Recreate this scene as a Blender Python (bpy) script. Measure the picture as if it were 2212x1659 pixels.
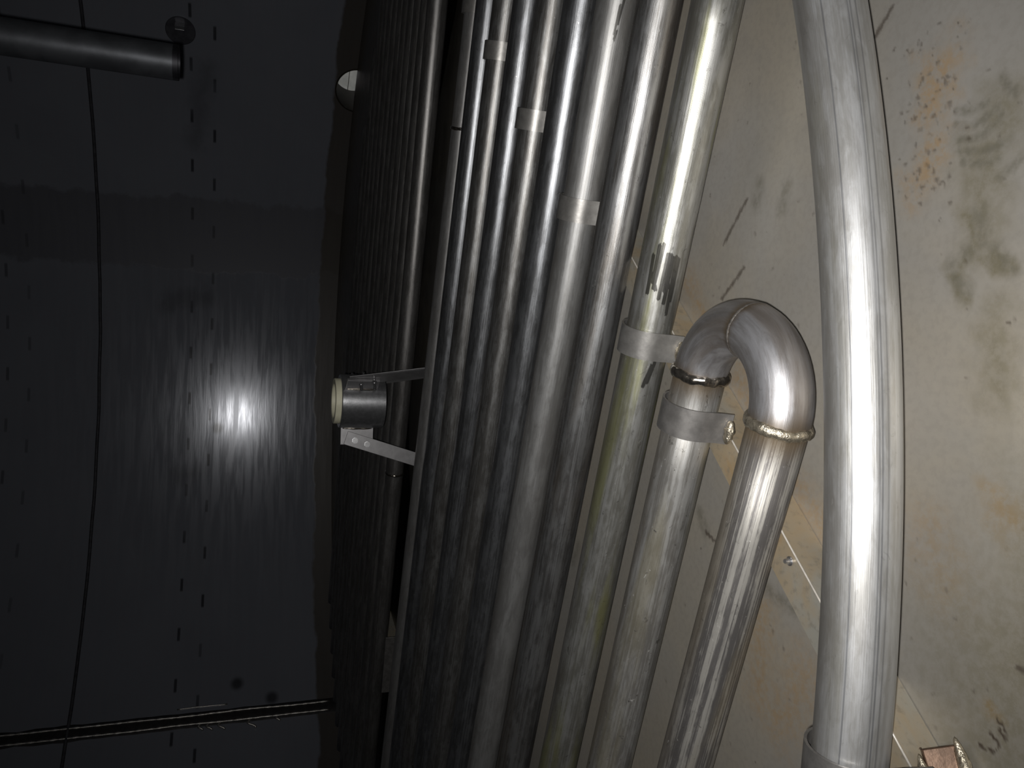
import bpy, bmesh, math, random
import numpy as np
from mathutils import Vector, Matrix, noise

for o in list(bpy.data.objects):
    bpy.data.objects.remove(o, do_unlink=True)
scene = bpy.context.scene
COL = scene.collection
random.seed(7)
PI = math.pi

# ------------------------------------------------------------------ camera
# phone held sideways: the photograph's left is the tank's "up"
TH, RO = math.radians(19.376), math.radians(-1.629)
EYE = Vector((0, 0, .574))
Fv = Vector((0, math.cos(TH), -math.sin(TH)))
Uv = Vector((0, math.sin(TH), math.cos(TH)))
Xv = Vector((1, 0, 0))
c_, s_ = math.cos(RO), math.sin(RO)
cx_axis = -s_ * Xv - c_ * Uv
cy_axis = c_ * Xv - s_ * Uv
cz_axis = -Fv
cam_d = bpy.data.cameras.new('camera')
cam = bpy.data.objects.new('camera', cam_d)
COL.objects.link(cam)
cam.matrix_world = Matrix(((cx_axis.x, cy_axis.x, cz_axis.x, EYE.x),
                           (cx_axis.y, cy_axis.y, cz_axis.y, EYE.y),
                           (cx_axis.z, cy_axis.z, cz_axis.z, EYE.z), (0, 0, 0, 1)))
cam_d.sensor_fit = 'HORIZONTAL'
cam_d.sensor_width = 36
cam_d.lens = 36 * 1661 / 2212
cam_d.clip_start = .02
scene.camera = cam

# ------------------------------------------------------------------ world: overcast daylight outside the closed tank
w = bpy.data.worlds.new('overcast_daylight')
scene.world = w
w.use_nodes = True
w.node_tree.nodes['Background'].inputs[0].default_value = (.80, .86, .92, 1)
w.node_tree.nodes['Background'].inputs[1].default_value = .62

# ------------------------------------------------------------------ the phone's LED flash beside its lens
ld = bpy.data.lights.new('flash', 'SPOT')
ld.energy = 49.0
ld.color = (1.0, .98, .955)
ld.shadow_soft_size = .006
ld.spot_size = math.radians(121)
ld.spot_blend = 1.0
flash = bpy.data.objects.new('flash', ld)
COL.objects.link(flash)
flash.location = (-.012, -.002, .590)
aim = (Vector((.07, .80, .35)) - Vector(flash.location)).normalized()
flash.rotation_euler = aim.to_track_quat('-Z', 'Y').to_euler()

vs = scene.view_settings
scene.display_settings.display_device = 'sRGB'
vs.view_transform = 'Standard'
vs.look = 'None'
vs.exposure = 0.0
vs.gamma = 1.0
vs.use_curve_mapping = False

# ------------------------------------------------------------------ node helpers
class NT:
    def __init__(self, name):
        self.m = bpy.data.materials.new(name)
        self.m.use_nodes = True
        self.t = self.m.node_tree
        self.b = self.t.nodes['Principled BSDF']
    def n(self, kind, **kw):
        nd = self.t.nodes.new(kind)
        for k, v in kw.items():
            setattr(nd, k, v)
        return nd
    def link(self, a, b):
        self.t.links.new(a, b)
    def setin(self, sock, v):
        if isinstance(v, bpy.types.NodeSocket):
            self.link(v, sock)
        else:
            sock.default_value = v
    def math(self, op, a, b=None, c=None, clamp=False):
        nd = self.n('ShaderNodeMath', operation=op, use_clamp=clamp)
        self.setin(nd.inputs[0], a)
        if b is not None: self.setin(nd.inputs[1], b)
        if c is not None: self.setin(nd.inputs[2], c)
        return nd.outputs[0]
    def vec(self, x, y, z=0.0):
        nd = self.n('ShaderNodeCombineXYZ')
        for i, v in enumerate((x, y, z)): self.setin(nd.inputs[i], v)
        return nd.outputs[0]
    def vm(self, op, a, b=None, s=None):
        nd = self.n('ShaderNodeVectorMath', operation=op)
        self.setin(nd.inputs[0], a)
        if b is not None: self.setin(nd.inputs[1], b)
        if s is not None: self.setin(nd.inputs['Scale'], s)
        return nd
    def noise(self, v, scale=1.0, detail=4.0, rough=.55, dist=0.0):
        nd = self.n('ShaderNodeTexNoise')
        self.setin(nd.inputs['Vector'], v)
        nd.inputs['Scale'].default_value = scale
        nd.inputs['Detail'].default_value = detail
        nd.inputs['Roughness'].default_value = rough
        nd.inputs['Distortion'].default_value = dist
        return nd.outputs['Fac']
    def ramp(self, v, lo, hi, a=0.0, b=1.0):
        nd = self.n('ShaderNodeMapRange', interpolation_type='SMOOTHSTEP')
        self.setin(nd.inputs['Value'], v)
        nd.inputs['From Min'].default_value = lo
        nd.inputs['From Max'].default_value = hi
        self.setin(nd.inputs['To Min'], a)
        self.setin(nd.inputs['To Max'], b)
        return nd.outputs['Result']
    def mix(self, f, a, b, mode='MIX'):
        nd = self.n('ShaderNodeMix', data_type='RGBA', blend_type=mode)
        self.setin(nd.inputs['Factor'], f)
        for s, v in ((nd.inputs['A'], a), (nd.inputs['B'], b)):
            if isinstance(v, bpy.types.NodeSocket): self.link(v, s)
            else: s.default_value = (*v, 1) if len(v) == 3 else v
        return nd.outputs['Result']
    def bump(self, h, strength, dist):
        nd = self.n('ShaderNodeBump')
        nd.inputs['Strength'].default_value = strength
        nd.inputs['Distance'].default_value = dist
        self.link(h, nd.inputs['Height'])
        self.link(nd.outputs[0], self.b.inputs['Normal'])
    def capsule(self, p, a, b, r, soft):
        """1 inside a stroke from a to b (p: vector socket with z = 0)"""
        a = Vector((a[0], a[1], 0)); b = Vector((b[0], b[1], 0))
        ba = b - a
        L2 = max(ba.dot(ba), 1e-9)
        pa = self.vm('SUBTRACT', p, tuple(a)).outputs[0]
        h = self.math('DIVIDE', self.vm('DOT_PRODUCT', pa, tuple(ba)).outputs['Value'], L2, clamp=True)
        q = self.vm('SCALE', tuple(ba), s=h).outputs[0]
        d = self.vm('DISTANCE', pa, q).outputs['Value']
        return self.ramp(d, r - soft, r + soft, 1.0, 0.0)
    def strokes(self, p, lines, r, soft):
        out = None
        for ln in lines:
            if len(ln) == 1: ln = [ln[0], ln[0]]
            for a, b in zip(ln[:-1], ln[1:]):
                k = self.capsule(p, a, b, r, soft)
                out = k if out is None else self.math('MAXIMUM', out, k)
        return out

def simple(name, col, rough=.5, metal=0.0, var=.25, scale=40.0, bump=0.0):
    k = NT(name)
    g = k.n('ShaderNodeNewGeometry').outputs['Position']
    f = k.noise(g, scale, 5, .6)
    k.link(k.mix(k.ramp(f, .3, .7), tuple(c * (1 - var) for c in col), tuple(min(1, c * (1 + var)) for c in col)), k.b.inputs['Base Color'])
    k.b.inputs['Roughness'].default_value = rough
    k.b.inputs['Metallic'].default_value = metal
    if bump: k.bump(k.noise(g, scale * 3, 4), bump, .002)
    return k.m

def tube_steel(name, light=(.50, .50, .50), dark=(.27, .26, .245), rough=.42, metal=.82, streak=.35,
               tint=None, tint_amt=.5, tint_lo=.5, heat=(), lines=(), marks=(), mark_r=.0025, scratch=.5, edge_shade=.45):
    """mill-finish tube; UV: u = metres along the tube, v = angle in radians (0 = top)"""
    k = NT(name)
    uv = k.n('ShaderNodeUVMap').outputs[0]
    sp = k.n('ShaderNodeSeparateXYZ'); k.link(uv, sp.inputs[0])
    u, v = sp.outputs[0], sp.outputs[1]
    rnd = k.math('MULTIPLY', k.n('ShaderNodeObjectInfo').outputs['Random'], 53.0)
    mott = k.noise(k.vec(k.math('MULTIPLY', u, 9), k.math('MULTIPLY', v, 1.6), rnd), 1.0, 6, .62, .4)
    strk = k.noise(k.vec(k.math('MULTIPLY', u, 1.1), k.math('MULTIPLY', v, 9), rnd), 1.0, 5, .7)
    fine = k.noise(k.vec(k.math('MULTIPLY', u, 14), k.math('MULTIPLY', v, 60), rnd), 1.0, 3, .6)
    grime = k.noise(k.vec(k.math('MULTIPLY', u, 70), k.math('MULTIPLY', v, 3.2), rnd), 1.0, 6, .75, .8)
    blot = k.noise(k.vec(k.math('MULTIPLY', u, 34), k.math('MULTIPLY', v, 3.6), k.math('ADD', rnd, 11.0)), 1.0, 5, .66, .6)
    fac = k.math('ADD', k.math('MULTIPLY', mott, .9), k.math('MULTIPLY', k.math('SUBTRACT', strk, .5), streak * 2.6))
    fac = k.math('ADD', fac, k.math('MULTIPLY', k.math('SUBTRACT', blot, .5), .55))
    col = k.mix(k.ramp(fac, .30, .62), dark, light)
    if tint:
        tn = k.noise(k.vec(k.math('MULTIPLY', u, 3.5), k.math('MULTIPLY', v, .9), k.math('ADD', rnd, 7.0)), 1.0, 4, .5)
        col = k.mix(k.math('MULTIPLY', k.ramp(tn, tint_lo, tint_lo + .16), tint_amt), col, tint)
    # upper, far side painted darker brown: its shade put into the colour
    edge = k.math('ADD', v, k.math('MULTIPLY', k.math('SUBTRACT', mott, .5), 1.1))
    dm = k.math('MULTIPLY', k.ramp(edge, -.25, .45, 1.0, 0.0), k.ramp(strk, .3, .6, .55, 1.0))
    col = k.mix(k.math('MULTIPLY', dm, edge_shade), col, (.155, .135, .110))
    # short dark nicks across the tube
    nick = k.ramp(grime, .60, .68)
    col = k.mix(k.math('MULTIPLY', nick, scratch), col, (.10, .095, .085))
    bright = k.ramp(k.noise(k.vec(k.math('MULTIPLY', u, 95), k.math('MULTIPLY', v, 5), k.math('ADD', rnd, 3.0)), 1.0, 4, .7, .6), .66, .72)
    col = k.mix(k.math('MULTIPLY', bright, scratch), col, (.72, .71, .69))
    rg = k.math('ADD', k.math('MULTIPLY', k.math('ADD', mott, k.math('MULTIPLY', blot, .6)), .16), rough - .128)
    rg = k.math('ADD', rg, k.math('MULTIPLY', dm, .10 * edge_shade / .45))
    for lv in lines:           # long draw lines
        dv = k.math('ABSOLUTE', k.math('SUBTRACT', v, lv))
        m = k.math('MULTIPLY', k.ramp(dv, .012, .035, 1.0, 0.0), k.ramp(strk, .3, .6, .25, .6))
        col = k.mix(m, col, (.13, .135, .15))
    for hu, hw in heat:        # heat tint beside a weld
        du = k.math('ABSOLUTE', k.math('SUBTRACT', u, hu))
        du = k.math('ADD', du, k.math('MULTIPLY', k.math('SUBTRACT', mott, .5), .012))
        m = k.ramp(du, .0, hw, .85, 0.0)
        col = k.mix(m, col, (.17, .125, .075))
    if marks:
        wob = k.math('MULTIPLY', k.math('SUBTRACT', grime, .5), .014)
        p = k.vec(k.math('ADD', u, wob), k.math('MULTIPLY', v, .03))
        m = k.strokes(p, marks, mark_r, .0006)
        col = k.mix(k.math('MULTIPLY', m, .8), col, (.075, .072, .065))
        rg = k.math('SUBTRACT', rg, k.math('MULTIPLY', m, .12))
    k.link(col, k.b.inputs['Base Color'])
    k.link(rg, k.b.inputs['Roughness'])
    k.b.inputs['Metallic'].default_value = metal
    h = k.math('ADD', k.math('MULTIPLY', strk, .6), k.math('MULTIPLY', fine, .25))
    k.bump(h, .22, .002)
    return k.m

# ------------------------------------------------------------------ geometry helpers
def tag(o, label=None, cat=None, group=None, kind=None):
    if label: o['label'] = label
    if cat: o['category'] = cat
    if group: o['group'] = group
    if kind: o['kind'] = kind
    return o

WORLD_LOC = {}
def empty(name, loc):
    o = bpy.data.objects.new(name, None)
    COL.objects.link(o)
    o.location = loc
    o.empty_display_size = .05
    WORLD_LOC[o] = Vector(loc)
    return o

def obj(name, verts, faces, mat, parent=None, uvs=None, smooth=True, origin=None):
    vs_ = [Vector(p) for p in verts]
    if origin is None:
        lo = Vector([min(p[i] for p in vs_) for i in range(3)])
        hi = Vector([max(p[i] for p in vs_) for i in range(3)])
        origin = Vector(((lo.x + hi.x) / 2, (lo.y + hi.y) / 2, lo.z))
    origin = Vector(origin)
    me = bpy.data.meshes.new(name)
    me.from_pydata([tuple(p - origin) for p in vs_], [], faces)
    if uvs is not None:
        lay = me.uv_layers.new(name='UVMap')
        li = 0
        for f, fuv in zip(faces, uvs):
            for q in fuv:
                lay.data[li].uv = q
                li += 1
    if smooth:
        me.polygons.foreach_set('use_smooth', [True] * len(me.polygons))
    me.materials.append(mat)
    me.update()
    o = bpy.data.objects.new(name, me)
    COL.objects.link(o)
    if parent is not None:
        o.parent = parent
        o.location = origin - WORLD_LOC[parent]
    else:
        o.location = origin
    WORLD_LOC[o] = origin
    return o

def bm_obj(name, bm, mat, parent=None, smooth=False):
    bmesh.ops.recalc_face_normals(bm, faces=bm.faces)
    bm.verts.index_update()
    verts = [v.co.copy() for v in bm.verts]
    faces = [[v.index for v in f.verts] for f in bm.faces]
    bm.free()
    o = obj(name, verts, faces, mat, parent, smooth=smooth)
    return o

def tube_mesh(pts, rad, nseg=40, u0=0.0, up=Vector((0, 0, 1)), closed=False, caps=True, radfn=None):
    pts = [Vector(p) for p in pts]
    n = len(pts)
    V, F, UV = [], [], []
    u = u0
    us = []
    for i, p in enumerate(pts):
        if closed:
            t = (pts[(i + 1) % n] - pts[i - 1]).normalized()
        else:
            t = (pts[min(i + 1, n - 1)] - pts[max(i - 1, 0)]).normalized()
        nn = (up - t * up.dot(t))
        if nn.length < 1e-4: nn = Vector((1, 0, 0)) - t * t.x
        nn.normalize()
        bb = t.cross(nn)
        if i: u += (p - pts[i - 1]).length
        us.append(u)
        for k in range(nseg):
            a = -PI + 2 * PI * k / nseg
            r = rad if radfn is None else radfn(u - u0, a)
            V.append(p + (nn * math.cos(a) + bb * math.sin(a)) * r)
    rings = n if closed else n - 1
    for i in range(rings):
        j = (i + 1) % n
        ui = us[i]; uj = us[j] if j else us[-1] + (pts[0] - pts[-1]).length
        for k in range(nseg):
            k2 = (k + 1) % nseg
            a1 = -PI + 2 * PI * k / nseg; a2 = -PI + 2 * PI * (k + 1) / nseg
            F.append([i * nseg + k, i * nseg + k2, j * nseg + k2, j * nseg + k])
            UV.append([(ui, a1), (ui, a2), (uj, a2), (uj, a1)])
    if caps and not closed:
        F.append(list(range(nseg))[::-1]); UV.append([(us[0], 0)] * nseg)
        F.append([(n - 1) * nseg + k for k in range(nseg)]); UV.append([(us[-1], 0)] * nseg)
    return V, F, UV

def tube(name, pts, rad, mat, parent=None, **kw):
    V, F, UV = tube_mesh(pts, rad, **kw)
    return obj(name, V, F, mat, parent, UV)

def ring(name, c, axis, R, r, mat, parent, seed=0, bumps=26, flat=1.0):
    """weld bead round a tube"""
    axis = Vector(axis).normalized()
    up = Vector((0, 0, 1)) if abs(axis.z) < .9 else Vector((1, 0, 0))
    e1 = (up - axis * up.dot(axis)).normalized(); e2 = axis.cross(e1)
    N, M = 96, 10
    V, F = [], []
    for i in range(N):
        a = 2 * PI * i / N
        d = e1 * math.cos(a) + e2 * math.sin(a)
        rr = r * (1 + .22 * noise.noise(Vector((math.cos(a) * 3 + seed, math.sin(a) * 3, seed))) + .05 * math.sin(a * bumps))
        sh = axis * r * .35 * noise.noise(Vector((math.cos(a) * 2, math.sin(a) * 2 + seed, 5)))
        for k in range(M):
            b = 2 * PI * k / M
            V.append(Vector(c) + sh + d * (R + rr * math.sin(b) * .75) + axis * rr * math.cos(b) * flat)
    for i in range(N):
        j = (i + 1) % N
        for k in range(M):
            k2 = (k + 1) % M
            F.append([i * M + k, i * M + k2, j * M + k2, j * M + k])
    return obj(name, V, F, mat, parent)

def blob(name, c, axis, L, r, mat, parent, seed=0):
    """short lumpy weld bead"""
    ax = Vector(axis).normalized()
    bm = bmesh.new()
    bmesh.ops.create_icosphere(bm, subdivisions=3, radius=1)
    q = ax.to_track_quat('X', 'Z')
    for v in bm.verts:
        k = 1 + .32 * noise.noise(v.co * 2.2 + Vector((seed, 0, 0))) + .12 * math.sin(v.co.x * 9)
        p = Vector((v.co.x * L / 2, v.co.y * r * k, v.co.z * r * .8 * k))
        v.co = Vector(c) + q @ p
    return bm_obj(name, bm, mat, parent, smooth=True)

def oriented_box(bm, c, ex, ey, ez, sx, sy, sz, bev=.0):
    ex, ey, ez = Vector(ex).normalized(), Vector(ey).normalized(), Vector(ez).normalized()
    r = bmesh.ops.create_cube(bm, size=1)
    vs_ = r['verts']
    for v in vs_:
        v.co = Vector(c) + ex * v.co.x * sx + ey * v.co.y * sy + ez * v.co.z * sz
    if bev:
        es = set()
        for v in vs_:
            for e in v.link_edges: es.add(e)
        bmesh.ops.bevel(bm, geom=list(es), offset=bev, segments=2, affect='EDGES', profile=.5)

def box(name, c, ex, ey, ez, sx, sy, sz, mat, parent=None, bev=.001):
    bm = bmesh.new()
    oriented_box(bm, c, ex, ey, ez, sx, sy, sz, bev)
    return bm_obj(name, bm, mat, parent)

def lathe(name, c, prof, mat, parent, nseg=64, axis=Vector((0, 0, 1)), closed=True, smooth=True):
    """profile [(r, h)] spun round axis through c"""
    axis = Vector(axis).normalized()
    up = Vector((1, 0, 0)) if abs(axis.x) < .9 else Vector((0, 1, 0))
    e1 = (up - axis * up.dot(axis)).normalized(); e2 = axis.cross(e1)
    V, F = [], []
    n = len(prof)
    for i in range(nseg):
        a = 2 * PI * i / nseg
        d = e1 * math.cos(a) + e2 * math.sin(a)
        for r, h in prof: V.append(Vector(c) + d * r + axis * h)
    for i in range(nseg):
        j = (i + 1) % nseg
        for k in range(n if closed else n - 1):
            k2 = (k + 1) % n
            F.append([i * n + k, j * n + k, j * n + k2, i * n + k2])
    o = obj(name, V, F, mat, parent, smooth=smooth)
    if smooth:
        o.data.set_sharp_from_angle(angle=math.radians(35)) if hasattr(o.data, 'set_sharp_from_angle') else None
    return o

# ------------------------------------------------------------------ materials
FLOOR_MARKS = dict(
    thin=[[(.233, .790), (.185, .836)], [(.150, .792), (.116, .836)], [(.368, .574), (.349, .593)],
          [(-.185, .857), (-.193, .836)], [(-.209, .431), (-.210, .420)]],
    hand=[[(-.256, .447), (-.257, .443), (-.264, .438), (-.269, .438), (-.267, .441), (-.263, .445)],
          [(-.282, .462), (-.284, .456), (-.282, .449), (-.277, .444), (-.274, .444), (-.272, .450), (-.269, .451)]],
    boot=[[(.220, .495), (.216, .479), (.220, .467), (.228, .457)], [(.210, .495), (.204, .477), (.204, .462), (.207, .450)],
          [(.200, .492), (.194, .474), (.193, .460)], [(.245, .498), (.241, .484), (.242, .472)],
          [(.234, .500), (.228, .488), (.229, .476), (.236, .463)], [(.179, .457), (.183, .448), (.190, .440)],
          [(.262, .458), (.251, .454), (.242, .444)]],
    smear=[[(.247, .767), (.224, .773)], [(.233, .717), (.206, .726)], [(-.161, .874), (-.185, .857)],
           [(-.226, .733), (-.234, .705), (-.236, .686)], [(-.285, 1.25), (-.319, 1.272)],
           [(.153, .475), (.130, .472)], [(.114, .498), (.122, .485)], [(.102, .496), (.089, .486)], [(.12, .46), (.103, .445)]],
    speck=[[p] for p in [(.319, .539), (.304, .526), (.322, .500), (.326, .570), (.267, .503), (.319, .554), (.302, .578),
                         (.280, .540), (.260, .532), (.253, .554), (.167, .504), (.156, .513), (.059, .446), (.016, .483),
                         (-.172, .539), (.374, .791), (.327, .793), (.385, .773), (-.242, .468), (-.236, .456)]])

RUST = [  # soft ellipses: strokes, radius, softness, strength
    ([[(.295, .512), (.262, .520)], [(.215, .520), (.194, .534)]], .018, .022, .85),
    ([[(.140, .92), (.070, .835)], [(.02, .79), (-.02, .75)]], .012, .024, .9),
    ([[(-.20, .62), (-.235, .575)], [(-.09, .70), (-.15, .65)]], .012, .032, .85),
    ([[(-.25, .74), (-.36, .74)], [(-.30, .66), (-.37, .70)]], .02, .035, .75),
    ([[(-.158, .503), (-.12, .52)], [(-.20, .585), (-.17, .60)]], .016, .035, .55),
    ([[(-.082, .453), (-.091, .437)]], .012, .022, .95),
    ([[(-.255, .458), (-.262, .452)]], .006, .008, 1.0)]
CORNER_STAIN_FALLOFF = [[(-.36, .38), (-.22, .40), (-.10, .39)], [(-.30, .44), (-.20, .44)]]  # olive stain; the flash beam's falloff in this corner is painted in too
OLIVE = [([[(.20, .468), (.13, .468)], [(.24, .455), (.22, .452)], [(.06, .455), (0, .45)]], .018, .024, .8),
         ([[(.153, .475), (.130, .472)], [(.114, .498), (.122, .485)], [(.102, .496), (.089, .486)], [(.12, .46), (.103, .445)]], .006, .008, 1.0)]

def stain_map(X, Y):
    """rust, olive scum with painted corner falloff, scuffs and dark marks at floor points (numpy arrays)"""
    rng = np.random.default_rng(3)
    def wob(amp, sc, seed):
        r = np.random.default_rng(seed); o = 0
        for k in range(5):
            fx, fy = r.normal(0, sc * 1.7 ** (k * .7), 2); p = r.uniform(0, 6.28)
            o = o + np.sin(X * fx + Y * fy + p) / (1 + .5 * k)
        return o * amp
    wx, wy = wob(.006, 60, 1), wob(.006, 60, 2)
    fx_, fy_ = wob(.0007, 500, 5), wob(.0007, 500, 6)
    def stroke(lines, r, soft, px, py):
        out = np.zeros_like(X)
        for ln in lines:
            if len(ln) == 1: ln = [ln[0], ln[0]]
            for (ax, ay), (bx, by) in zip(ln[:-1], ln[1:]):
                dx, dy = bx - ax, by - ay
                L2 = max(dx * dx + dy * dy, 1e-12)
                h = np.clip(((px - ax) * dx + (py - ay) * dy) / L2, 0, 1)
                d = np.hypot(px - ax - dx * h, py - ay - dy * h)
                t = np.clip((r + soft - d) / (2 * soft), 0, 1)
                out = np.maximum(out, t * t * (3 - 2 * t))
        return out
    rust = np.zeros_like(X); ol = np.zeros_like(X)
    for l, r, so, k in RUST: rust = np.maximum(rust, k * stroke(l, r, so, X + wx, Y + wy))
    for l, r, so, k in OLIVE: ol = np.maximum(ol, k * stroke(l, r, so, X + wx, Y + wy))
    ol = np.maximum(ol, .75 * stroke(CORNER_STAIN_FALLOFF, .065, .07, X + wx, Y + wy))
    px, py = X + fx_, Y + fy_
    sc = .62 * stroke(FLOOR_MARKS['smear'], .007, .008, px, py)
    sc = np.maximum(sc, .68 * stroke(FLOOR_MARKS['boot'], .0034, .0032, px, py))
    dk = .72 * stroke(FLOOR_MARKS['thin'], .0023, .0014, px, py)
    dk = np.maximum(dk, 1.0 * stroke(FLOOR_MARKS['hand'], .0010, .0010, px, py))
    dk = np.maximum(dk, .75 * stroke(FLOOR_MARKS['speck'], .0012, .0012, px, py))
    # scattered brown crumbs, thickest where the rust is
    pts = [(rng.normal(.262, .035), rng.normal(.525, .022), 1) for _ in range(70)]
    pts += [(rng.normal(.20, .02), rng.normal(.527, .015), 1) for _ in range(30)]
    pts += [(rng.uniform(-.45, .42), rng.uniform(.42, .98), .7) for _ in range(170)]
    for cx, cy, k in pts:
        r = rng.uniform(.0006, .0019)
        m = (np.abs(X - cx) < .006) & (np.abs(Y - cy) < .006)
        d = np.hypot((X[m] + fx_[m] - cx) * rng.uniform(.6, 1.3), Y[m] + fy_[m] - cy)
        dk[m] = np.maximum(dk[m], .55 * k * np.clip((r + .0008 - d) / .0016, 0, 1))
    return np.stack([rust, ol, sc, dk], -1)

def floor_material():
    k = NT('stained_steel_floor')
    P = k.n('ShaderNodeNewGeometry').outputs['Position']
    sp = k.n('ShaderNodeSeparateXYZ'); k.link(P, sp.inputs[0])
    P2 = k.vec(sp.outputs[0], sp.outputs[1])
    at = k.n('ShaderNodeAttribute', attribute_name='stain')
    sc = k.n('ShaderNodeSeparateColor'); k.link(at.outputs['Color'], sc.inputs[0])
    rust, olive, scuff, dark = sc.outputs[0], sc.outputs[1], sc.outputs[2], at.outputs['Alpha']
    big = k.noise(P2, 3.2, 5, .55, .3)
    mid = k.noise(P2, 14, 6, .6, .4)
    fin = k.noise(P2, 130, 4, .6)
    speckle = k.ramp(k.noise(P2, 95, 5, .75), .38, .62, .22, 1.0)
    col = k.mix(k.ramp(big, .36, .64), (.330, .316, .292), (.362, .328, .272))
    col = k.mix(k.ramp(mid, .45, .72, 0, .5), col, (.295, .280, .250))
    col = k.mix(k.ramp(fin, .42, .66, 0, .25), col, (.245, .230, .203))
    col = k.mix(k.math('MULTIPLY', k.math('MULTIPLY', rust, speckle), .85), col, (.375, .245, .115))
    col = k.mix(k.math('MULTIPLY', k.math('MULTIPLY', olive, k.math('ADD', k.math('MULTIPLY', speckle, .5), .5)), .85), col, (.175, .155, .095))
    brk = k.ramp(k.noise(P2, 90, 3, .6), .36, .6, .35, .9)
    col = k.mix(k.math('MULTIPLY', scuff, brk), col, (.14, .132, .10))
    col = k.mix(dark, col, (.070, .052, .038))
    vor = k.n('ShaderNodeTexVoronoi'); k.link(P2, vor.inputs['Vector']); vor.inputs['Scale'].default_value = 26
    sp2 = k.n('ShaderNodeSeparateXYZ'); k.link(vor.outputs['Color'], sp2.inputs[0])
    pin = k.math('MULTIPLY', k.ramp(vor.outputs['Distance'], .022, .06, 1, 0), k.math('GREATER_THAN', sp2.outputs[0], .55))
    col = k.mix(k.math('MULTIPLY', pin, .6), col, (.10, .088, .07))
    k.link(col, k.b.inputs['Base Color'])
    k.link(k.ramp(mid, .3, .7, .40, .52), k.b.inputs['Roughness'])
    k.b.inputs['Metallic'].default_value = .40
    k.bump(k.math('ADD', mid, k.math('MULTIPLY', fin, .2)), .10, .004)
    return k.m

WC = Vector((-.12, 2.5, 0)); WR = 2.7
def wall_material():
    k = NT('brushed_steel_shell')
    P = k.n('ShaderNodeNewGeometry').outputs['Position']
    q = k.vm('SUBTRACT', P, tuple(WC)).outputs[0]
    sp = k.n('ShaderNodeSeparateXYZ'); k.link(q, sp.inputs[0])
    s = k.math('MULTIPLY', k.math('ARCTAN2', sp.outputs[0], sp.outputs[1]), WR)     # metres round the shell
    z = sp.outputs[2]
    S = k.vec(s, z)
    big = k.noise(S, 1.6, 5, .6, .4)
    bru = k.noise(k.vec(k.math('MULTIPLY', s, 1.3), k.math('MULTIPLY', z, 34)), 1.0, 5, .65)
    pol = k.noise(k.vec(k.math('MULTIPLY', s, 2.2), k.math('MULTIPLY', z, 26)), 1.0, 4, .6)
    gra = k.noise(k.vec(k.math('MULTIPLY', s, 60), k.math('MULTIPLY', z, 160)), 1.0, 3, .6)
    col = k.mix(k.ramp(big, .35, .65), (.252, .266, .308), (.270, .285, .328))
    col = k.mix(k.ramp(bru, .35, .7, 0, .18), col, (.30, .305, .325))
    # damp patch running down the plates
    wob = k.math('MULTIPLY', k.math('SUBTRACT', k.noise(S, 7, 5, .65), .5), .16)
    Sw = k.vm('ADD', S, k.vec(wob, wob)).outputs[0]
    damp = k.strokes(Sw, [[(.98, 2.6), (.98, 1.1), (.97, .28)], [(1.0, .9), (1.02, .10)]], .205, .016)
    col = k.mix(k.math('MULTIPLY', damp, .85), col, (.135, .138, .160))
    sm = k.strokes(Sw, [[(1.55, .86), (1.95, .80)], [(.55, 1.02), (.62, .80)], [(-.50, .93), (-.50, .83)]], .05, .05)
    col = k.mix(k.math('MULTIPLY', sm, .35), col, (.09, .09, .10))
    sp_ = k.strokes(S, [[(-1.757, .552)], [(-1.855, .362)], [(-.212, .709)]], .032, .018)
    col = k.mix(k.math('MULTIPLY', sp_, .85), col, (.05, .05, .055))
    # rows of short dark tacks left by the plate joint behind the shell
    for zz, off, per, amt in ((.877, .02, .285, .85), (.757, .12, .285, .85), (1.86, .05, .30, .55), (1.75, .17, .30, .4)):
        fr = k.math('FRACT', k.math('DIVIDE', k.math('ADD', s, 20 + off), per))
        a = k.math('MULTIPLY', k.ramp(fr, .0, .05), k.ramp(fr, .26, .31, 1, 0))
        dz = k.math('ABSOLUTE', k.math('SUBTRACT', z, zz))
        m = k.math('MULTIPLY', a, k.ramp(dz, .005, .010, 1, 0))
        m = k.math('MULTIPLY', m, k.ramp(big, .3, .6, .5, 1))
        col = k.mix(k.math('MULTIPLY', m, amt), col, (.035, .035, .04))
    # rusty splash band low down
    zb = k.math('ADD', z, k.math('MULTIPLY', k.math('SUBTRACT', k.noise(S, 3, 4, .6), .5), .10))
    band = k.ramp(zb, .105, .125, 1, 0)
    col = k.mix(k.math('MULTIPLY', band, .85), col, (.075, .062, .045))
    k.link(col, k.b.inputs['Base Color'])
    rg = k.math('ADD', k.ramp(pol, .40, .60, .150, .205), k.math('MULTIPLY', k.math('MAXIMUM', band, damp), .25))
    k.link(rg, k.b.inputs['Roughness'])
    k.b.inputs['Metallic'].default_value = .11
    h = k.math('ADD', k.math('MULTIPLY', bru, .8), k.math('ADD', k.math('MULTIPLY', pol, 1.2), k.math('MULTIPLY', gra, .04)))
    k.bump(h, .038, .006)
    return k.m

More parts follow.
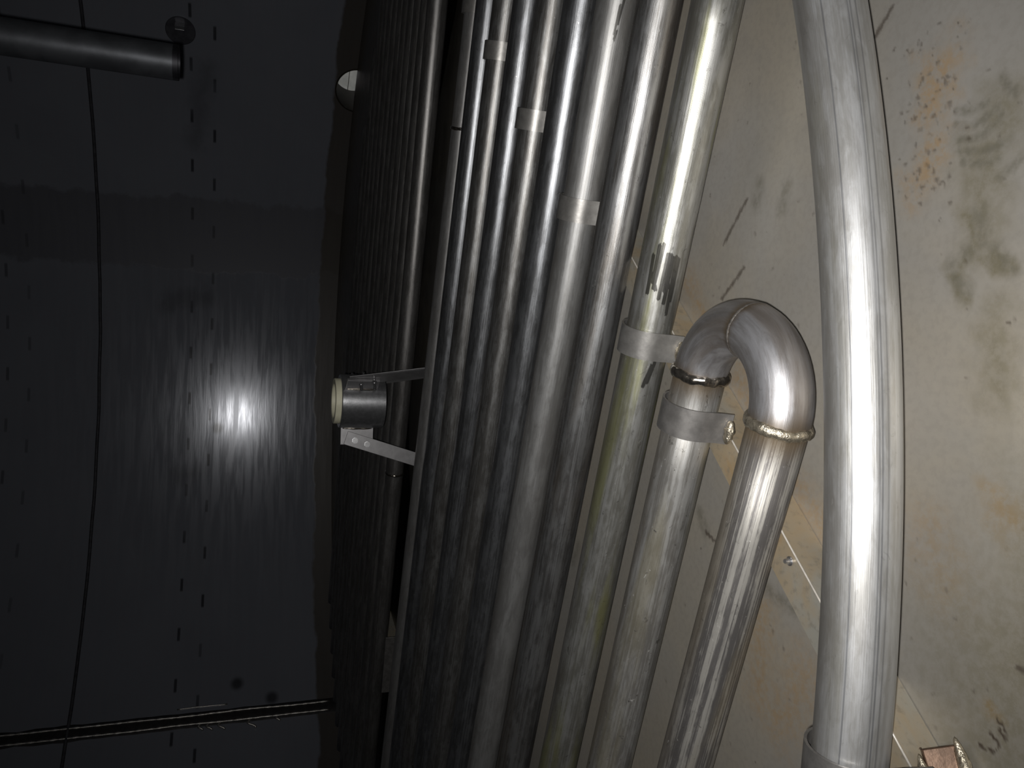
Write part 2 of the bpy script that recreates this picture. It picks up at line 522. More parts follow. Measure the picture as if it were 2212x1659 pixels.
M_FLOOR = floor_material()
M_WALL = wall_material()
M_CEIL = simple('dull_steel_roof', (.16, .165, .18), .5, .6)
M_SEAM = simple('dark_weld_line', (.085, .085, .095), .6, .4)
M_TINT = simple('heat_darkened_steel', (.035, .033, .034), .5, .5)
M_PAD = simple('stained_pad', (.10, .10, .115), .4, .36, .2, 30)
M_BEAD = simple('bright_weld_bead', (.72, .69, .64), .36, .95, .25, 200, .3)
M_BEAD_DARK = simple('glossy_dark_weld', (.34, .31, .27), .17, .95, .4, 120, .25)
M_BEAD_GOLD = simple('straw_coloured_weld', (.46, .41, .32), .30, .85, .4, 160, .5)
M_BEAD_DULL = simple('dull_elbow_weld', (.11, .10, .09), .55, .4, .3, 160, .4)
M_RAIL = None
M_STRAP = simple('flat_bar_steel', (.33, .32, .305), .40, .72, .16, 60, .05)
M_STRAP_DULL = simple('dull_flat_bar', (.26, .25, .24), .42, .7, .2, 60, .05)
M_FOOT = simple('heat_browned_plate', (.15, .095, .065), .40, .6, .3, 80, .08)
M_SLEEVE = simple('machined_sleeve_steel', (.42, .425, .44), .30, .85, .15, 90, .06)
M_BUSH = simple('cream_plastic_bushing', (.80, .77, .58), .45, 0, .08, 30)
M_BAR = simple('brushed_flat_bar', (.29, .285, .29), .40, .65, .1, 50)
M_BOLT = simple('zinc_bolt', (.62, .62, .63), .28, .95, .1, 200)
M_DIP = simple('dark_dip_pipe_steel', (.085, .09, .10), .46, .6, .2, 20)
M_RIM = simple('rough_cut_rim', (.035, .035, .04), .5, .7)
M_NOZ = simple('brown_nozzle_bore', (.028, .020, .012), .6, .3, .3, 20)  # bore coloured near-black brown to stand in for the lack of light inside
M_PLANK = simple('weathered_pale_plank', (.52, .49, .43), .8, 0, .14, 14)
M_PLANK_PINK = simple('pinkish_weathered_plank', (.44, .34, .32), .8, 0, .14, 14)
M_MOSS = simple('mossy_dark_plank', (.15, .17, .12), .85, 0, .4, 30)
M_GROUND = simple('concrete_apron', (.30, .29, .27), .9, 0, .2, 6)

def rail_material():
    k = NT('rust_stained_angle_iron')
    P = k.n('ShaderNodeNewGeometry').outputs['Position']
    a = k.noise(P, 9, 5, .6, .5)
    b = k.noise(P, 120, 4, .6)
    col = k.mix(k.ramp(a, .40, .62), (.335, .325, .285), (.37, .30, .205))
    col = k.mix(k.ramp(a, .60, .74), col, (.38, .265, .14))
    col = k.mix(k.ramp(b, .5, .72, 0, .5), col, (.20, .185, .15))
    k.link(col, k.b.inputs['Base Color'])
    k.b.inputs['Roughness'].default_value = .46
    k.b.inputs['Metallic'].default_value = .40
    k.bump(b, .08, .002)
    return k.m
M_RAIL = rail_material()
M_RAIL_EDGE = simple('worn_pale_edge', (.62, .58, .52), .4, .4, .15, 90)

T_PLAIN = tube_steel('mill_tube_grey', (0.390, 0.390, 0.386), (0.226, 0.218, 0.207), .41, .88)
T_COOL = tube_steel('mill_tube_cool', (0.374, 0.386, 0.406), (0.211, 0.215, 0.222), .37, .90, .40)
T_WARM = tube_steel('mill_tube_warm', (0.390, 0.394, 0.398), (0.211, 0.207, 0.203), .39, .88, .40, tint=(.30, .25, .19), tint_amt=.35, edge_shade=.7)
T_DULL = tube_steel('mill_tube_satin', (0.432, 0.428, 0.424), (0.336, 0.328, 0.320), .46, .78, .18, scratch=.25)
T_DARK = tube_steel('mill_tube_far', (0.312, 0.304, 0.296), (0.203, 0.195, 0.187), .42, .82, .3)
SCRIB = [[(.183, .60 * .03), (.135, .66 * .03)], [(.194, .79 * .03), (.150, .80 * .03)], [(.198, .95 * .03), (.142, .88 * .03)],
         [(.187, 1.20 * .03), (.130, 1.18 * .03)], [(.186, 1.33 * .03), (.140, 1.35 * .03)], [(.184, 1.45 * .03), (.126, 1.43 * .03)],
         [(.185, 1.58 * .03), (.112, 1.66 * .03)], [(.183, 1.72 * .03), (.130, 1.72 * .03)],
         [(.165, 1.28 * .03), (.145, 1.52 * .03)], [(.160, .72 * .03), (.140, .98 * .03)],
         [(.042, 1.50 * .03), (.012, 1.30 * .03)], [(.046, 1.62 * .03), (.018, 1.44 * .03)]]
T_P9 = tube_steel('mill_tube_scribbled', (0.452, 0.452, 0.437), (0.281, 0.277, 0.250), .40, .80, .30, tint=(.37, .37, .17), tint_amt=.75, tint_lo=.49, edge_shade=.55,
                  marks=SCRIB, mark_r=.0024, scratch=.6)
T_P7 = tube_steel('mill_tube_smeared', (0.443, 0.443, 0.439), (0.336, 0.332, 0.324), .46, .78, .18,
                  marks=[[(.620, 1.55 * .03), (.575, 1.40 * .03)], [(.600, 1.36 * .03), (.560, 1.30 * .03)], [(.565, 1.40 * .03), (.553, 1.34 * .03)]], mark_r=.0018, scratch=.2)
T_P10 = tube_steel('mill_tube_scuffed', (0.406, 0.402, 0.390), (0.242, 0.234, 0.218), .54, .74, .35, tint=(.30, .27, .18), tint_amt=.5, heat=((-.25, .030),), scratch=.95, edge_shade=.75)
T_P11 = tube_steel('mill_tube_streaked', (0.437, 0.421, 0.390), (0.156, 0.148, 0.144), .55, .74, .85, tint=(.34, .29, .20), tint_amt=.4, heat=((-.25, .035),), scratch=.7, edge_shade=.8)
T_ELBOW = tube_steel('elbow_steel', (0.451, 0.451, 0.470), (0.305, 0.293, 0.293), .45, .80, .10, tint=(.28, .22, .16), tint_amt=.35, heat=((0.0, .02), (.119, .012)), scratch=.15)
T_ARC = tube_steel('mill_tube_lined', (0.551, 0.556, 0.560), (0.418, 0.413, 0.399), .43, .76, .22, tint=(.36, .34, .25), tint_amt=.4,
                   lines=(.54, 1.22, 1.30, 1.47), scratch=.2, edge_shade=.5)

# ------------------------------------------------------------------ setting: tank floor, shell, roof
FZ = 0.0
def disc(name, R, z, mat, zt=.02, n=128):
    V = [WC + Vector((R * math.sin(2 * PI * i / n), R * math.cos(2 * PI * i / n), z)) for i in range(n)]
    V += [WC + Vector((R * math.sin(2 * PI * i / n), R * math.cos(2 * PI * i / n), z - zt)) for i in range(n)]
    F = [list(range(n))[::-1], [n + i for i in range(n)]]
    for i in range(n):
        j = (i + 1) % n
        F.append([i, j, n + j, n + i])
    o = obj(name, V, F, mat, smooth=False)
    bm = bmesh.new(); bm.from_mesh(o.data); bmesh.ops.recalc_face_normals(bm, faces=bm.faces); bm.to_mesh(o.data); bm.free()
    return tag(o, kind='structure')
def make_floor():
    """floor plate: fine grid in front of the camera (it carries the stain map), plain plate around it"""
    xs = np.arange(-.52, .4601, .002)
    ys = np.concatenate([np.arange(.40, .90, .0015), np.arange(.90, 1.36, .004)])
    nx, ny = len(xs), len(ys)
    X, Y = np.meshgrid(xs, ys)
    n0 = nx * ny
    idx = np.arange(n0).reshape(ny, nx)
    quads = np.stack([idx[:-1, :-1], idx[:-1, 1:], idx[1:, 1:], idx[1:, :-1]], -1).reshape(-1, 4)
    co = [np.stack([X.ravel(), Y.ravel(), np.zeros(n0)], -1)]
    x0, x1, y0, y1 = xs[0], xs[-1], ys[0], ys[-1]
    ctr = ((x0 + x1) / 2, (y0 + y1) / 2)
    n = 128
    ang = [2 * PI * i / n for i in range(n)]
    circ = [(WC.x + WR * math.cos(a), WC.y + WR * math.sin(a)) for a in ang]
    co.append(np.array([(x, y, 0) for x, y in circ])); co.append(np.array([(x, y, -.02) for x, y in circ]))
    c = [idx[0, 0], idx[0, -1], idx[-1, -1], idx[-1, 0]]            # corners, counter-clockwise
    cp = [(x0, y0), (x1, y0), (x1, y1), (x0, y1)]
    near = [min(range(n), key=lambda i: (circ[i][0] - px - (px - ctr[0]) * 3) ** 2 + (circ[i][1] - py - (py - ctr[1]) * 3) ** 2) for px, py in cp]
    polys = [list(q) for q in quads.tolist()]
    for k in range(4):
        i, j = near[k], near[(k + 1) % 4]
        run = []
        q = i
        while True:
            run.append(n0 + q)
            if q == j: break
            q = (q + 1) % n
        polys.append([int(c[(k + 1) % 4]), int(c[k])] + run)
    for i in range(n):
        j = (i + 1) % n
        polys.append([n0 + j, n0 + i, n0 + n + i, n0 + n + j])
    polys.append([n0 + n + i for i in range(n)][::-1])
    co = np.concatenate(co)
    me = bpy.data.meshes.new('floor')
    me.vertices.add(len(co)); me.vertices.foreach_set('co', co.ravel().astype(np.float32))
    tot = np.array([len(p) for p in polys], np.int32)
    me.loops.add(int(tot.sum())); me.loops.foreach_set('vertex_index', np.concatenate([np.asarray(p, np.int32) for p in polys]))
    me.polygons.add(len(polys)); me.polygons.foreach_set('loop_start', np.concatenate([[0], np.cumsum(tot)[:-1]]).astype(np.int32))
    me.update(calc_edges=True)
    me.validate()
    st = np.zeros((len(co), 4), np.float32)
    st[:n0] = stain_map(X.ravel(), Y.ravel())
    at = me.color_attributes.new('stain', 'FLOAT_COLOR', 'POINT')
    at.data.foreach_set('color', st.ravel())
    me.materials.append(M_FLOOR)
    o = bpy.data.objects.new('floor', me); COL.objects.link(o)
    return tag(o, kind='structure')
make_floor()
disc('ceiling', WR + .02, 2.62, M_CEIL)

AZN = math.radians(41.6)            # where the drain nozzle leaves the shell
NOZ_D = Vector((math.sin(AZN), math.cos(AZN), 0)); NOZ_T = Vector((math.cos(AZN), -math.sin(AZN), 0))
NOZ_C = WC + NOZ_D * WR + Vector((0, 0, -.015)); NOZ_R = .120

def shell(name, a0, a1, hole=False):
    """part of the cylindrical shell, 8 mm thick, with the nozzle hole"""
    n = max(8, int(abs(a1 - a0) / math.radians(2)))
    bm = bmesh.new()
    rows = []
    for R in (WR, WR + .008):
        lo, hi = [], []
        for i in range(n + 1):
            a = a0 + (a1 - a0) * i / n
            d = Vector((math.sin(a), math.cos(a), 0))
            lo.append(bm.verts.new(WC + d * R + Vector((0, 0, -.18))))
            hi.append(bm.verts.new(WC + d * R + Vector((0, 0, 2.6))))
        rows.append((lo, hi))
    (li, hi_), (lo, ho) = rows
    for i in range(n):
        bm.faces.new([li[i], hi_[i], hi_[i + 1], li[i + 1]])
        bm.faces.new([lo[i], lo[i + 1], ho[i + 1], ho[i]])
        bm.faces.new([hi_[i], ho[i], ho[i + 1], hi_[i + 1]])
        bm.faces.new([li[i], li[i + 1], lo[i + 1], lo[i]])
    bm.faces.new([li[0], lo[0], ho[0], hi_[0]]); bm.faces.new([li[n], hi_[n], ho[n], lo[n]])
    o = bm_obj(name, bm, M_WALL, smooth=False)
    if hole:
        cb = bmesh.new()
        bmesh.ops.create_cone(cb, cap_ends=True, segments=64, radius1=NOZ_R, radius2=NOZ_R, depth=.5)
        rot = NOZ_D.to_track_quat('Z', 'X').to_matrix().to_4x4()
        bmesh.ops.transform(cb, matrix=Matrix.Translation(NOZ_C) @ rot, verts=cb.verts)
        me = bpy.data.meshes.new('cutter'); cb.to_mesh(me); cb.free()
        cut = bpy.data.objects.new('cutter', me); COL.objects.link(cut)
        md = o.modifiers.new('hole', 'BOOLEAN'); md.object = cut; md.operation = 'DIFFERENCE'; md.solver = 'EXACT'
        bpy.context.view_layer.update()
        ev = o.evaluated_get(bpy.context.evaluated_depsgraph_get())
        nm = bpy.data.meshes.new_from_object(ev)
        o.modifiers.clear(); o.data = nm
        bpy.data.objects.remove(cut, do_unlink=True)
    o.data.polygons.foreach_set('use_smooth', [True] * len(o.data.polygons))
    o.data.set_sharp_from_angle(angle=math.radians(30))
    return tag(o, kind='structure')
wall = shell('wall_far', math.radians(-95), math.radians(95), True)
shell('wall_near', math.radians(95), math.radians(265))

def on_wall(az_deg, z, off=0.0):
    a = math.radians(az_deg)
    return WC + Vector((math.sin(a), math.cos(a), 0)) * (WR - off) + Vector((0, 0, z))

# horizontal joint between two plate courses
tube('girth_seam', [on_wall(a, 1.382 + .004 * noise.noise(Vector((a * .2, 0, 0))), .001) for a in range(-90, 91, 2)], .009, M_SEAM, wall, nseg=8)
# vertical joint: heat-dark strip, two beaded runs, a few curls of wire
V, F = [], []
nz = 60
for i in range(nz + 1):
    z = 2.55 * i / nz
    hw = .88 + .18 * noise.noise(Vector((0, 0, z * 9)))
    for da, of in ((-hw, .0005), (-hw * .8, .0025), (hw * .8, .0025), (hw, .0005)):
        V.append(on_wall(-41.0 + da, z, of))
for i in range(nz):
    for k in range(3):
        F.append([i * 4 + k, i * 4 + k + 1, i * 4 + 5 + k, i * 4 + 4 + k])
obj('heat_tint_strip', V, F, M_TINT, wall)
for j, da in enumerate((-.52, .52)):
    pts = [on_wall(-41.0 + da + .12 * noise.noise(Vector((j, z * .06, 1))), z * .02, .003) for z in range(2, 122)]
    tube('vertical_weld_bead', pts, .007, M_BEAD, wall, nseg=8, up=Vector((.66, -.75, 0)),
         radfn=lambda u, a, j=j: .0062 * (1 + .35 * noise.noise(Vector((u * 30, a, j))) + .3 * math.sin(u * 190)))
pts = [on_wall(-39.6 + .1 * noise.noise(Vector((z * .1, 3, 1))), z * .02, .003) for z in range(30, 44)]
tube('vertical_weld_bead', pts, .004, M_BEAD, wall, nseg=6, up=Vector((.66, -.75, 0)))
for z0, n_, sc in ((.470, 10, 1.0), (.628, 8, .8), (.69, 7, .7), (.735, 6, .6), (.33, 7, .5)):
    pts = []
    for i in range(n_):
        t = i / (n_ - 1)
        pts.append(on_wall(-41.75 - 1.0 * sc * t, z0 + .022 * sc * math.sin(t * 5.2), .010 + .006 * math.sin(t * 3)))
    tube('wire_curl', pts, .0060, M_BEAD, wall, nseg=8)

# nozzle tube through the shell
NL = .30
lathe('drain_nozzle', NOZ_C, [(NOZ_R, -.004), (NOZ_R, NL), (NOZ_R + .008, NL), (NOZ_R + .008, -.004)], M_NOZ, wall, 64, NOZ_D)
# clip on a round pad, high on the shell
pd = on_wall(45.4, .925, .001)
nd = (WC + Vector((0, 0, .925)) - pd); nd.z = 0; nd.normalize()
lathe('round_pad', pd, [(.0, .004), (.07, .004), (.074, 0), (0, 0)], M_PAD, wall, 40, nd)
tg = Vector((nd.y, -nd.x, 0))
box('wall_clip', on_wall(46.2, .925, .03), nd, tg, (0, 0, 1), .055, .018, .045, M_SLEEVE, wall)

# ------------------------------------------------------------------ outside: ground and a stack of planks lit by daylight
V = [Vector((x, y, -.46)) for x, y in ((.8, 3.9), (6, 3.9), (6, 9), (.8, 9))]
V += [p - Vector((0, 0, .05)) for p in V]
tag(obj('floor_outside', V, [[0, 1, 2, 3], [7, 6, 5, 4], [0, 4, 5, 1], [1, 5, 6, 2], [2, 6, 7, 3], [3, 7, 4, 0]], M_GROUND, smooth=False), kind='structure')
base = WC + NOZ_D * (WR + 1.25) + Vector((0, 0, -.46))
st = tag(empty('plank_stack', base), 'pale weathered plank stack seen through the drain hole in the far wall', 'planks')
z = -.46
for i, (h, m) in enumerate(((.07, M_PLANK), (.07, M_PLANK), (.055, M_PLANK), (.085, M_PLANK), (.08, M_PLANK), (.075, M_PLANK), (.07, M_PLANK), (.03, M_MOSS), (.07, M_PLANK_PINK), (.075, M_PLANK_PINK), (.07, M_PLANK))):
    box('plank', base + Vector((0, 0, z + .46 + h / 2)) + NOZ_D * random.uniform(-.008, .008), NOZ_T, NOZ_D, (0, 0, 1), 1.6, .12, h - .004, m, st, .002)
    z += h

# ------------------------------------------------------------------ heating pipes
ZP, RP = .070, .030
CC = Vector((-.131, 2.6, 0))
def clip(d, phi, rmax=1.99):
    u = Vector((math.cos(phi), math.sin(phi), 0)); P = Vector((0, d, 0)) - CC
    b = P.dot(u); c = P.dot(P) - rmax ** 2
    s = math.sqrt(b * b - c)
    return -b - s, -b + s
def straight_pts(d, phi, t0, t1, z=ZP, step=.12):
    u = Vector((math.cos(phi), math.sin(phi), 0))
    n = max(2, int((t1 - t0) / step))
    return [Vector((0, d, z)) + u * (t0 + (t1 - t0) * i / n) for i in range(n + 1)]

NEAR = {  # number from the central gap: d, phi, material, label
    1: (2.085, -20.2, T_DULL, 'grey steel pipe bordering the central gap, nearer side, with a welded joint'),
    2: (1.9754, -20.04, T_COOL, 'shiny narrow-looking steel pipe right beside the one that borders the central gap'),
    3: (1.8304, -20.37, T_PLAIN, 'third steel pipe counted from the central gap, strapped near the top of the photo'),
    4: (1.6781, -20.57, T_COOL, 'fourth steel pipe from the central gap, with one bright welded joint low down'),
    5: (1.5323, -20.90, T_PLAIN, 'fifth steel pipe from the central gap, strapped below the photo top edge'),
    6: (1.3847, -21.07, T_COOL, 'sixth steel pipe from the central gap, with a long bright glint and no strap'),
    7: (1.2394, -21.36, T_P7, 'satin grey steel pipe with wet dark smears at its top end, strapped midway'),
    8: (1.0874, -21.07, T_WARM, 'unstrapped steel pipe just behind the pipe with dark scribbles'),
    9: (.9252, -20.35, T_P9, 'greenish steel pipe with dark marker scribbles above its strap'),
}
PIPES = {}
for i, (d, ph, m, lab) in NEAR.items():
    p = math.radians(ph)
    t0, t1 = clip(d, p)
    u = Vector((math.cos(p), math.sin(p), 0))
    if i in (1, 4):
        root = tag(empty('heating_pipe', (0, d, ZP - RP)), lab, 'pipe', 'near bank of heating pipes')
        tube('pipe_run', straight_pts(d, p, t0, t1), RP, m, root, u0=t0)
        tw = {1: .672, 4: -1.135}[i]
        # recomputed on the tube: joint position along the run
        ring('weld_ring', Vector((0, d, ZP)) + u * tw, u, RP - .0005, .0042, M_BEAD_DARK, root, seed=i)
    else:
        o = tube('heating_pipe', straight_pts(d, p, t0, t1), RP, m, u0=t0)
        tag(o, lab, 'pipe', 'near bank of heating pipes')

# far bank, beyond the bearing
FAR = [(2.525, -17.6), (2.655, -18.8), (2.77, -18.9), (2.885, -19.0), (2.99, -19.0), (3.10, -19.2), (3.22, -19.4), (3.34, -19.5),
       (3.46, -19.6), (3.58, -19.6), (3.70, -19.6), (3.82, -19.6)]
ORD = ['first', 'second', 'third', 'fourth', 'fifth', 'sixth', 'seventh', 'eighth', 'ninth', 'tenth', 'eleventh', 'twelfth']
for i, (d, ph) in enumerate(FAR):
    p = math.radians(ph); u = Vector((math.cos(p), math.sin(p), 0))
    t0, t1 = clip(d, p, 1.97)
    t1 = min(t1, {10: 1.46, 11: 1.19}.get(i, 9.0))      # the outer runs are shorter
    if i == 0:
        lab = 'dark steel pipe of the far bank directly behind the bearing, bordering the central gap'
    elif i == 11:
        lab = 'outermost dark steel pipe of the far bank, next to the tank wall'
    else:
        lab = 'dark steel pipe, %s of the far bank counted from the central gap' % ORD[i]
    if i == 0:
        root = tag(empty('heating_pipe', (0, d, ZP - RP)), lab, 'pipe', 'far bank of heating pipes')
        tube('pipe_run', straight_pts(d, p, t0, t1), RP, T_DARK, root, u0=t0)
        ring('weld_ring', Vector((0, d, ZP)) + u * -.332, u, RP - .0005, .0040, M_BEAD_DARK, root, seed=31)
    else:
        tag(tube('heating_pipe', straight_pts(d, p, t0, t1), RP, T_DARK, u0=t0), lab, 'pipe', 'far bank of heating pipes')

# the return bend: two runs joined by two elbows
ph = math.radians(-20.0)
u = Vector((math.cos(ph), math.sin(ph), 0)); wv = Vector((math.sin(ph), -math.cos(ph), 0))
TW = -.248
def at_along(d, al):      # point on the line through (0,d) whose dot with u is al
    P = Vector((0, d, ZP)); return P + u * (al - P.dot(u))
A10, A11 = at_along(.7802, TW), at_along(.6205, TW)
ub = tag(empty('return_bend_pipe', ((A10.x + A11.x) / 2, (A10.y + A11.y) / 2, ZP - RP)),
         'steel pipe doubling back through a smooth U-shaped return bend in the foreground', 'pipe')
for d, m in ((.7802, T_P10), (.6205, T_P11)):
    t0, t1 = clip(d, ph)
    P0 = Vector((0, d, ZP)); tw = TW - P0.dot(u)
    tube('pipe_run', straight_pts(d, ph, t0, tw), RP, m, ub, u0=t0 - tw - .25)
mid = (A10 + A11) / 2; RB = (A11 - A10).dot(wv) / 2
def bend(a0, a1, n=18):
    return [mid - wv * RB * math.cos(a0 + (a1 - a0) * i / n) + u * RB * math.sin(a0 + (a1 - a0) * i / n) for i in range(n + 1)]
tube('elbow', bend(0, PI / 2), RP + .001, T_ELBOW, ub, caps=False)
tube('elbow', bend(PI, PI / 2), RP + .001, T_ELBOW, ub, caps=False)
ring('weld_ring', A10 + u * .001, u, RP + .0002, .0064, M_BEAD_DARK, ub, seed=3, bumps=17)['label'] = 'glossy dark weld ring'
ring('weld_ring', A11 + u * .001, u, RP + .0002, .0060, M_BEAD_GOLD, ub, seed=9, bumps=21)['label'] = 'straw-coloured weld ring'
ring('weld_ring', mid + u * RB, wv, RP - .0002, .0024, M_BEAD_DULL, ub, seed=14, bumps=34)

# the curved header nearest the camera
RA, ZA = 2.0967, .086
a0, a1 = math.radians(-128), math.radians(-52)
apts = [CC + Vector((RA * math.cos(a0 + (a1 - a0) * i / 160), RA * math.sin(a0 + (a1 - a0) * i / 160), ZA)) for i in range(161)]
tag(tube('header_pipe', apts, .0302, T_ARC, nseg=64, u0=0.0), 'thick curved steel pipe nearest the camera, bowing along the right', 'pipe')

# ------------------------------------------------------------------ angle-iron supports with straps
E1 = Vector((.4976, .5134, 0)).normalized()          # along the rail, away from the camera
N1 = Vector((-E1.y, E1.x, 0))                        # across, towards the far edge of the flange
B0 = Vector((-.303, .497, 0))
rail = tag(empty('support_rail', B0), 'rust-stained angle-iron rail crossing the floor under the near pipes', 'rail')
L = 2.05
def angle_iron(parent, p0, e, n, L, leg=.040, t=.004, name='angle_iron'):
    prof = [(0, 0), (0, leg), (leg, leg), (leg, leg - t), (t, leg - t), (t, 0)]
    bm = bmesh.new()
    nL = 2
    rings_ = []
    for i in range(nL):
        rings_.append([bm.verts.new(p0 + e * (L * i) + n * a + Vector((0, 0, b))) for a, b in prof])
    k = len(prof)
    for j in range(k):
        bm.faces.new([rings_[0][j], rings_[0][(j + 1) % k], rings_[1][(j + 1) % k], rings_[1][j]])
    bm.faces.new(rings_[0]); bm.faces.new(rings_[1][::-1])
    bmesh.ops.recalc_face_normals(bm, faces=bm.faces)
    eds = [e_ for e_ in bm.edges if e_.calc_length() > L * .9]
    bmesh.ops.bevel(bm, geom=eds, offset=.0009, segments=2, affect='EDGES')
    return bm_obj(name, bm, M_RAIL, parent)
angle_iron(rail, B0 - E1 * .012, E1, N1, L)
# worn pale line along the outer corner
tube('worn_edge', [B0 + E1 * (-.012 + L * i / 40) + Vector((0, 0, .0396)) + N1 * .0004 for i in range(41)], .0011, M_RAIL_EDGE, rail, nseg=8)

def strap(parent, P, phi, mat, width=.037, r=.0338, th=.0026, flare=.006, foot=ZP - .040, seed=0, bead=True, far_leg=True):
    u_ = Vector((math.cos(phi), math.sin(phi), 0)); w_ = Vector((math.sin(phi), -math.cos(phi), 0)); up = Vector((0, 0, 1))
    prof = []
    drop = foot
    prof.append((-(r + .0015), -drop)); prof.append((-(r + .001), -drop * .4))
    for i in range(25):
        a = PI - PI * i / 24
        prof.append((r * math.cos(a), r * math.sin(a)))
    prof.append((r + flare * .3, -drop * .5)); prof.append((r + flare, -drop))
    # offset curve for thickness
    out = []
    for i, (x, y) in enumerate(prof):
        x0, y0 = prof[max(0, i - 1)]; x1, y1 = prof[min(len(prof) - 1, i + 1)]
        tx, ty = x1 - x0, y1 - y0
        l = math.hypot(tx, ty)
        out.append((x - ty / l * th, y + tx / l * th))
    V, F = [], []
    n = len(prof)
    for s in (-.5, .5):
        for pr in (prof, out):
            for x, y in pr:
                V.append(P + u_ * width * s + w_ * x + up * y)
    for i in range(n - 1):
        a, b, c, d = i, n + i, 2 * n + i, 3 * n + i
        F += [[b, b + 1, d + 1, d], [a, c, c + 1, a + 1], [a, a + 1, b + 1, b], [c, d, d + 1, c + 1]]
    F += [[0, n, 3 * n, 2 * n], [n - 1, 3 * n - 1, 4 * n - 1, 2 * n - 1]]
    o = obj('pipe_strap', V, F, mat, parent, smooth=True)
    o.data.set_sharp_from_angle(angle=math.radians(40))
    if bead:
        x, y = out[-1]
        blob('weld_bead', P + w_ * (x + .003) + up * (y + .004) - u_ * .002, u_, width * .80, .0066, M_BEAD_GOLD, o, seed=seed)
    return o
def crossing(d, phi, off=.020):
    """where the pipe (0,d,phi) crosses the rail's flange centre line"""
    u_ = Vector((math.cos(phi), math.sin(phi), 0)); Q = B0 + N1 * off
    den = u_.x * E1.y - u_.y * E1.x
    dx, dy = Q.x - 0, Q.y - d
    t = (dx * E1.y - dy * E1.x) / den
    return Vector((0, d, ZP)) + u_ * t
for i in (1, 3, 5, 7, 9):
    d, p_, m, lab = NEAR[i]
    p = math.radians(p_)
    strap(rail, crossing(d, p, .018), p, M_STRAP, seed=i, bead=i > 5)
strap(rail, crossing(.7802, ph, .010), ph, M_STRAP_DULL, seed=22)
# threaded stud in a round hole of the flange
sx = Vector((-.1727, .645, .0405))
sd = lathe('stud', sx, [(.0, .007), (.0022, .007), (.0026, .006), (.0026, .0012), (.0042, .0018), (.0050, .0012), (.0050, 0), (0, 0)], M_BOLT, rail, 24)
blob('weld_bead', B0 + E1 * .245 + N1 * .003 + Vector((0, 0, .043)), E1, .028, .0045, M_BEAD_GOLD, rail, seed=4)
# strap over the curved header and the welded foot at the rail's end
aS = math.radians(-95.1)
PS = CC + Vector((RA * math.cos(aS), RA * math.sin(aS), ZA))
strap(rail, PS, aS + PI / 2, M_STRAP_DULL, width=.044, r=.0340, foot=ZA - .040, seed=40, bead=False)
# sloping plate from the rail's end down to the floor, welded along both long sides
pl, pr = Vector((-.2953, .4900, .030)), Vector((-.2878, .4756, .007))
fn = (pr - pl).normalized()
fe = Vector((-.88, -.475, 0)); fe = (fe - fn * fe.dot(fn)).normalized()
fu = fe.cross(fn); fu = fu if fu.z > 0 else -fu
box('foot_plate', (pl + pr) / 2 + fe * .06 - fu * .003, fe, fn, fu, .12, (pr - pl).length, .006, M_FOOT, rail, .0012)
be = (Vector((-.3007, .4573, .008)) - Vector((-.2936, .4767, .008))).normalized()
blob('weld_bead', pr + fe * .034 + fn * .001 + Vector((0, 0, .002)), fe, .080, .0062, M_BEAD_GOLD, rail, seed=51)
blob('weld_bead', pl + fe * .036 - fn * .004 + fu * .003, fe, .066, .0058, M_BEAD_GOLD, rail, seed=57)

# rail under the far bank
E2 = Vector((.30, .954, 0)).normalized(); N2 = Vector((-E2.y, E2.x, 0)); B2 = Vector((-.98, 2.74, 0))
rail2 = tag(empty('support_rail', B2), 'dark angle-iron rail under the far bank with its end plate showing in the gap', 'rail')
angle_iron(rail2, B2, E2, N2, 1.35)
box('end_plate', Vector((-1.01, 2.715, .036)), (.97, -.24, 0), (.24, .97, 0), (0, 0, 1), .22, .006, .072, M_STRAP_DULL, rail2)

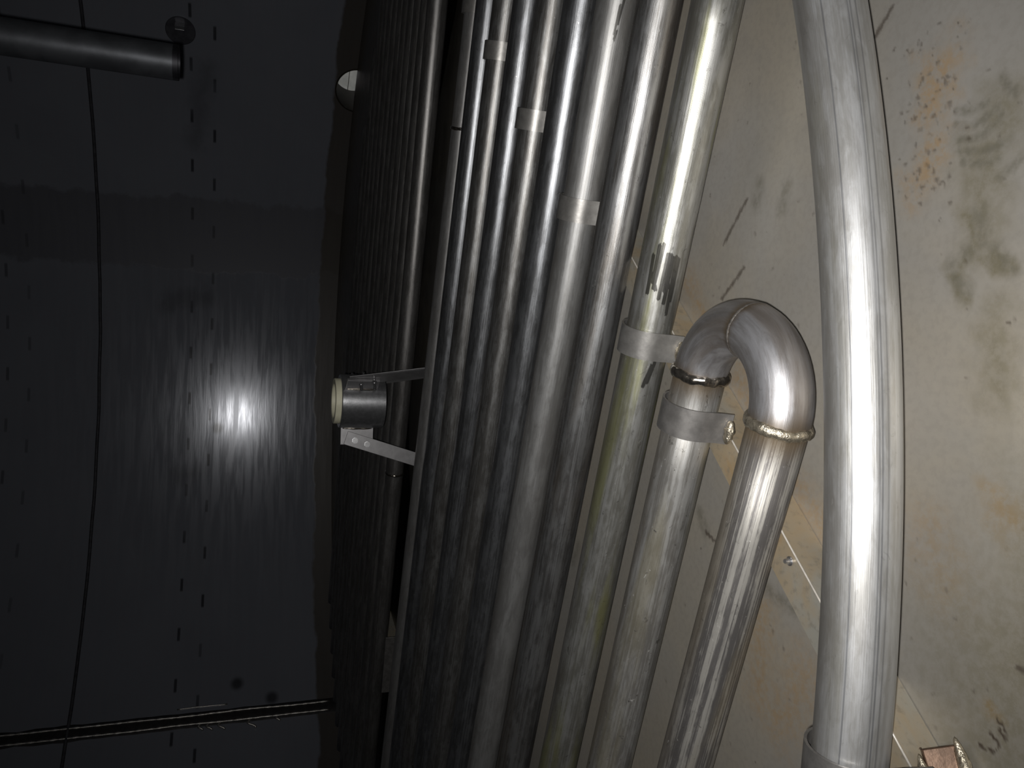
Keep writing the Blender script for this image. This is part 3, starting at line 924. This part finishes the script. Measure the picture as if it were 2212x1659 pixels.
# ------------------------------------------------------------------ steady bearing on three legs in the central gap
BC = Vector((-.065, 2.33, 0))
br = tag(empty('steady_bearing', BC), 'steel sleeve bearing with cream bushing standing on bolted flat legs in the gap', 'bearing')
lathe('sleeve', BC, [(.0685, .170), (.0685, .2985), (.078, .2985), (.080, .2965), (.080, .172), (.078, .170)], M_SLEEVE, br, 96)
lathe('bushing', BC, [(.050, .186), (.050, .313), (.052, .315), (.0662, .315), (.0678, .3135), (.0678, .186)], M_BUSH, br, 96)
def hexa(name, c, ax, r, h, parent, mat=M_BOLT):
    bm = bmesh.new()
    bmesh.ops.create_cone(bm, cap_ends=True, segments=6, radius1=r, radius2=r, depth=h)
    bmesh.ops.bevel(bm, geom=[e for e in bm.edges], offset=r * .12, segments=2, affect='EDGES')
    bmesh.ops.transform(bm, matrix=Matrix.Translation(c) @ Vector(ax).to_track_quat('Z', 'X').to_matrix().to_4x4(), verts=bm.verts)
    return bm_obj(name, bm, mat, parent)
for az in (180, -60, 60):
    a = math.radians(az)
    rd = Vector((math.cos(a), math.sin(a), 0)); tn = Vector((-math.sin(a), math.cos(a), 0)); up = Vector((0, 0, 1))
    def at(rho, z, off=0.0): return BC + rd * rho + tn * off + up * z
    lug = box('lug', at(.1035, .2435), rd, tn, up, .051, .008, .093, M_BAR, br, .001)
    blob('weld_bead', at(.0812, .2435, .004), up, .09, .0042, M_BEAD_DARK, lug, seed=az)
    blob('weld_bead', at(.0812, .2435, -.004), up, .09, .0042, M_BEAD_DARK, lug, seed=az + 5)
    dr = (rd * .296 - up * .955).normalized(); nr = dr.cross(tn).normalized()
    # bar: from beside the lug down to the floor
    top = at(.1085, .277, .0075)
    Lb = .277 / .955 - .005
    leg = box('leg', top + dr * Lb / 2, dr, nr, tn, Lb, .041, .006, M_BAR, br, .0008)
    for zz in (.028, .066):
        pb = top + dr * zz
        hexa('bolt', pb + tn * .0055, tn, .0085, .006, leg)
        lathe('washer', pb + tn * .003, [(.0, .0016), (.0095, .0016), (.010, 0), (0, 0)], M_BOLT, leg, 24, tn)
        pn = pb - tn * .0145
        hexa('nut', pn - tn * .0005, tn, .0085, .007, leg)
        lathe('bolt_shank', pn, [(.0, -.022), (.004, -.021), (.0045, -.019), (.0045, .010), (0, .010)], M_BOLT, leg, 16, tn)

# ------------------------------------------------------------------ dip pipe hanging from the roof
DP = Vector((.742, 2.0, .735))
dp = tag(empty('dip_pipe', DP), 'dark vertical steel pipe hanging down from above, cut square at its end', 'pipe')
lathe('pipe_wall', DP, [(.0405, .012), (.0405, 1.866), (.036, 1.866), (.036, .012)], M_DIP, dp, 64)
lathe('cut_rim', DP, [(.0402, 0), (.0405, .012), (.036, .012), (.036, 0)], M_RIM, dp, 64)
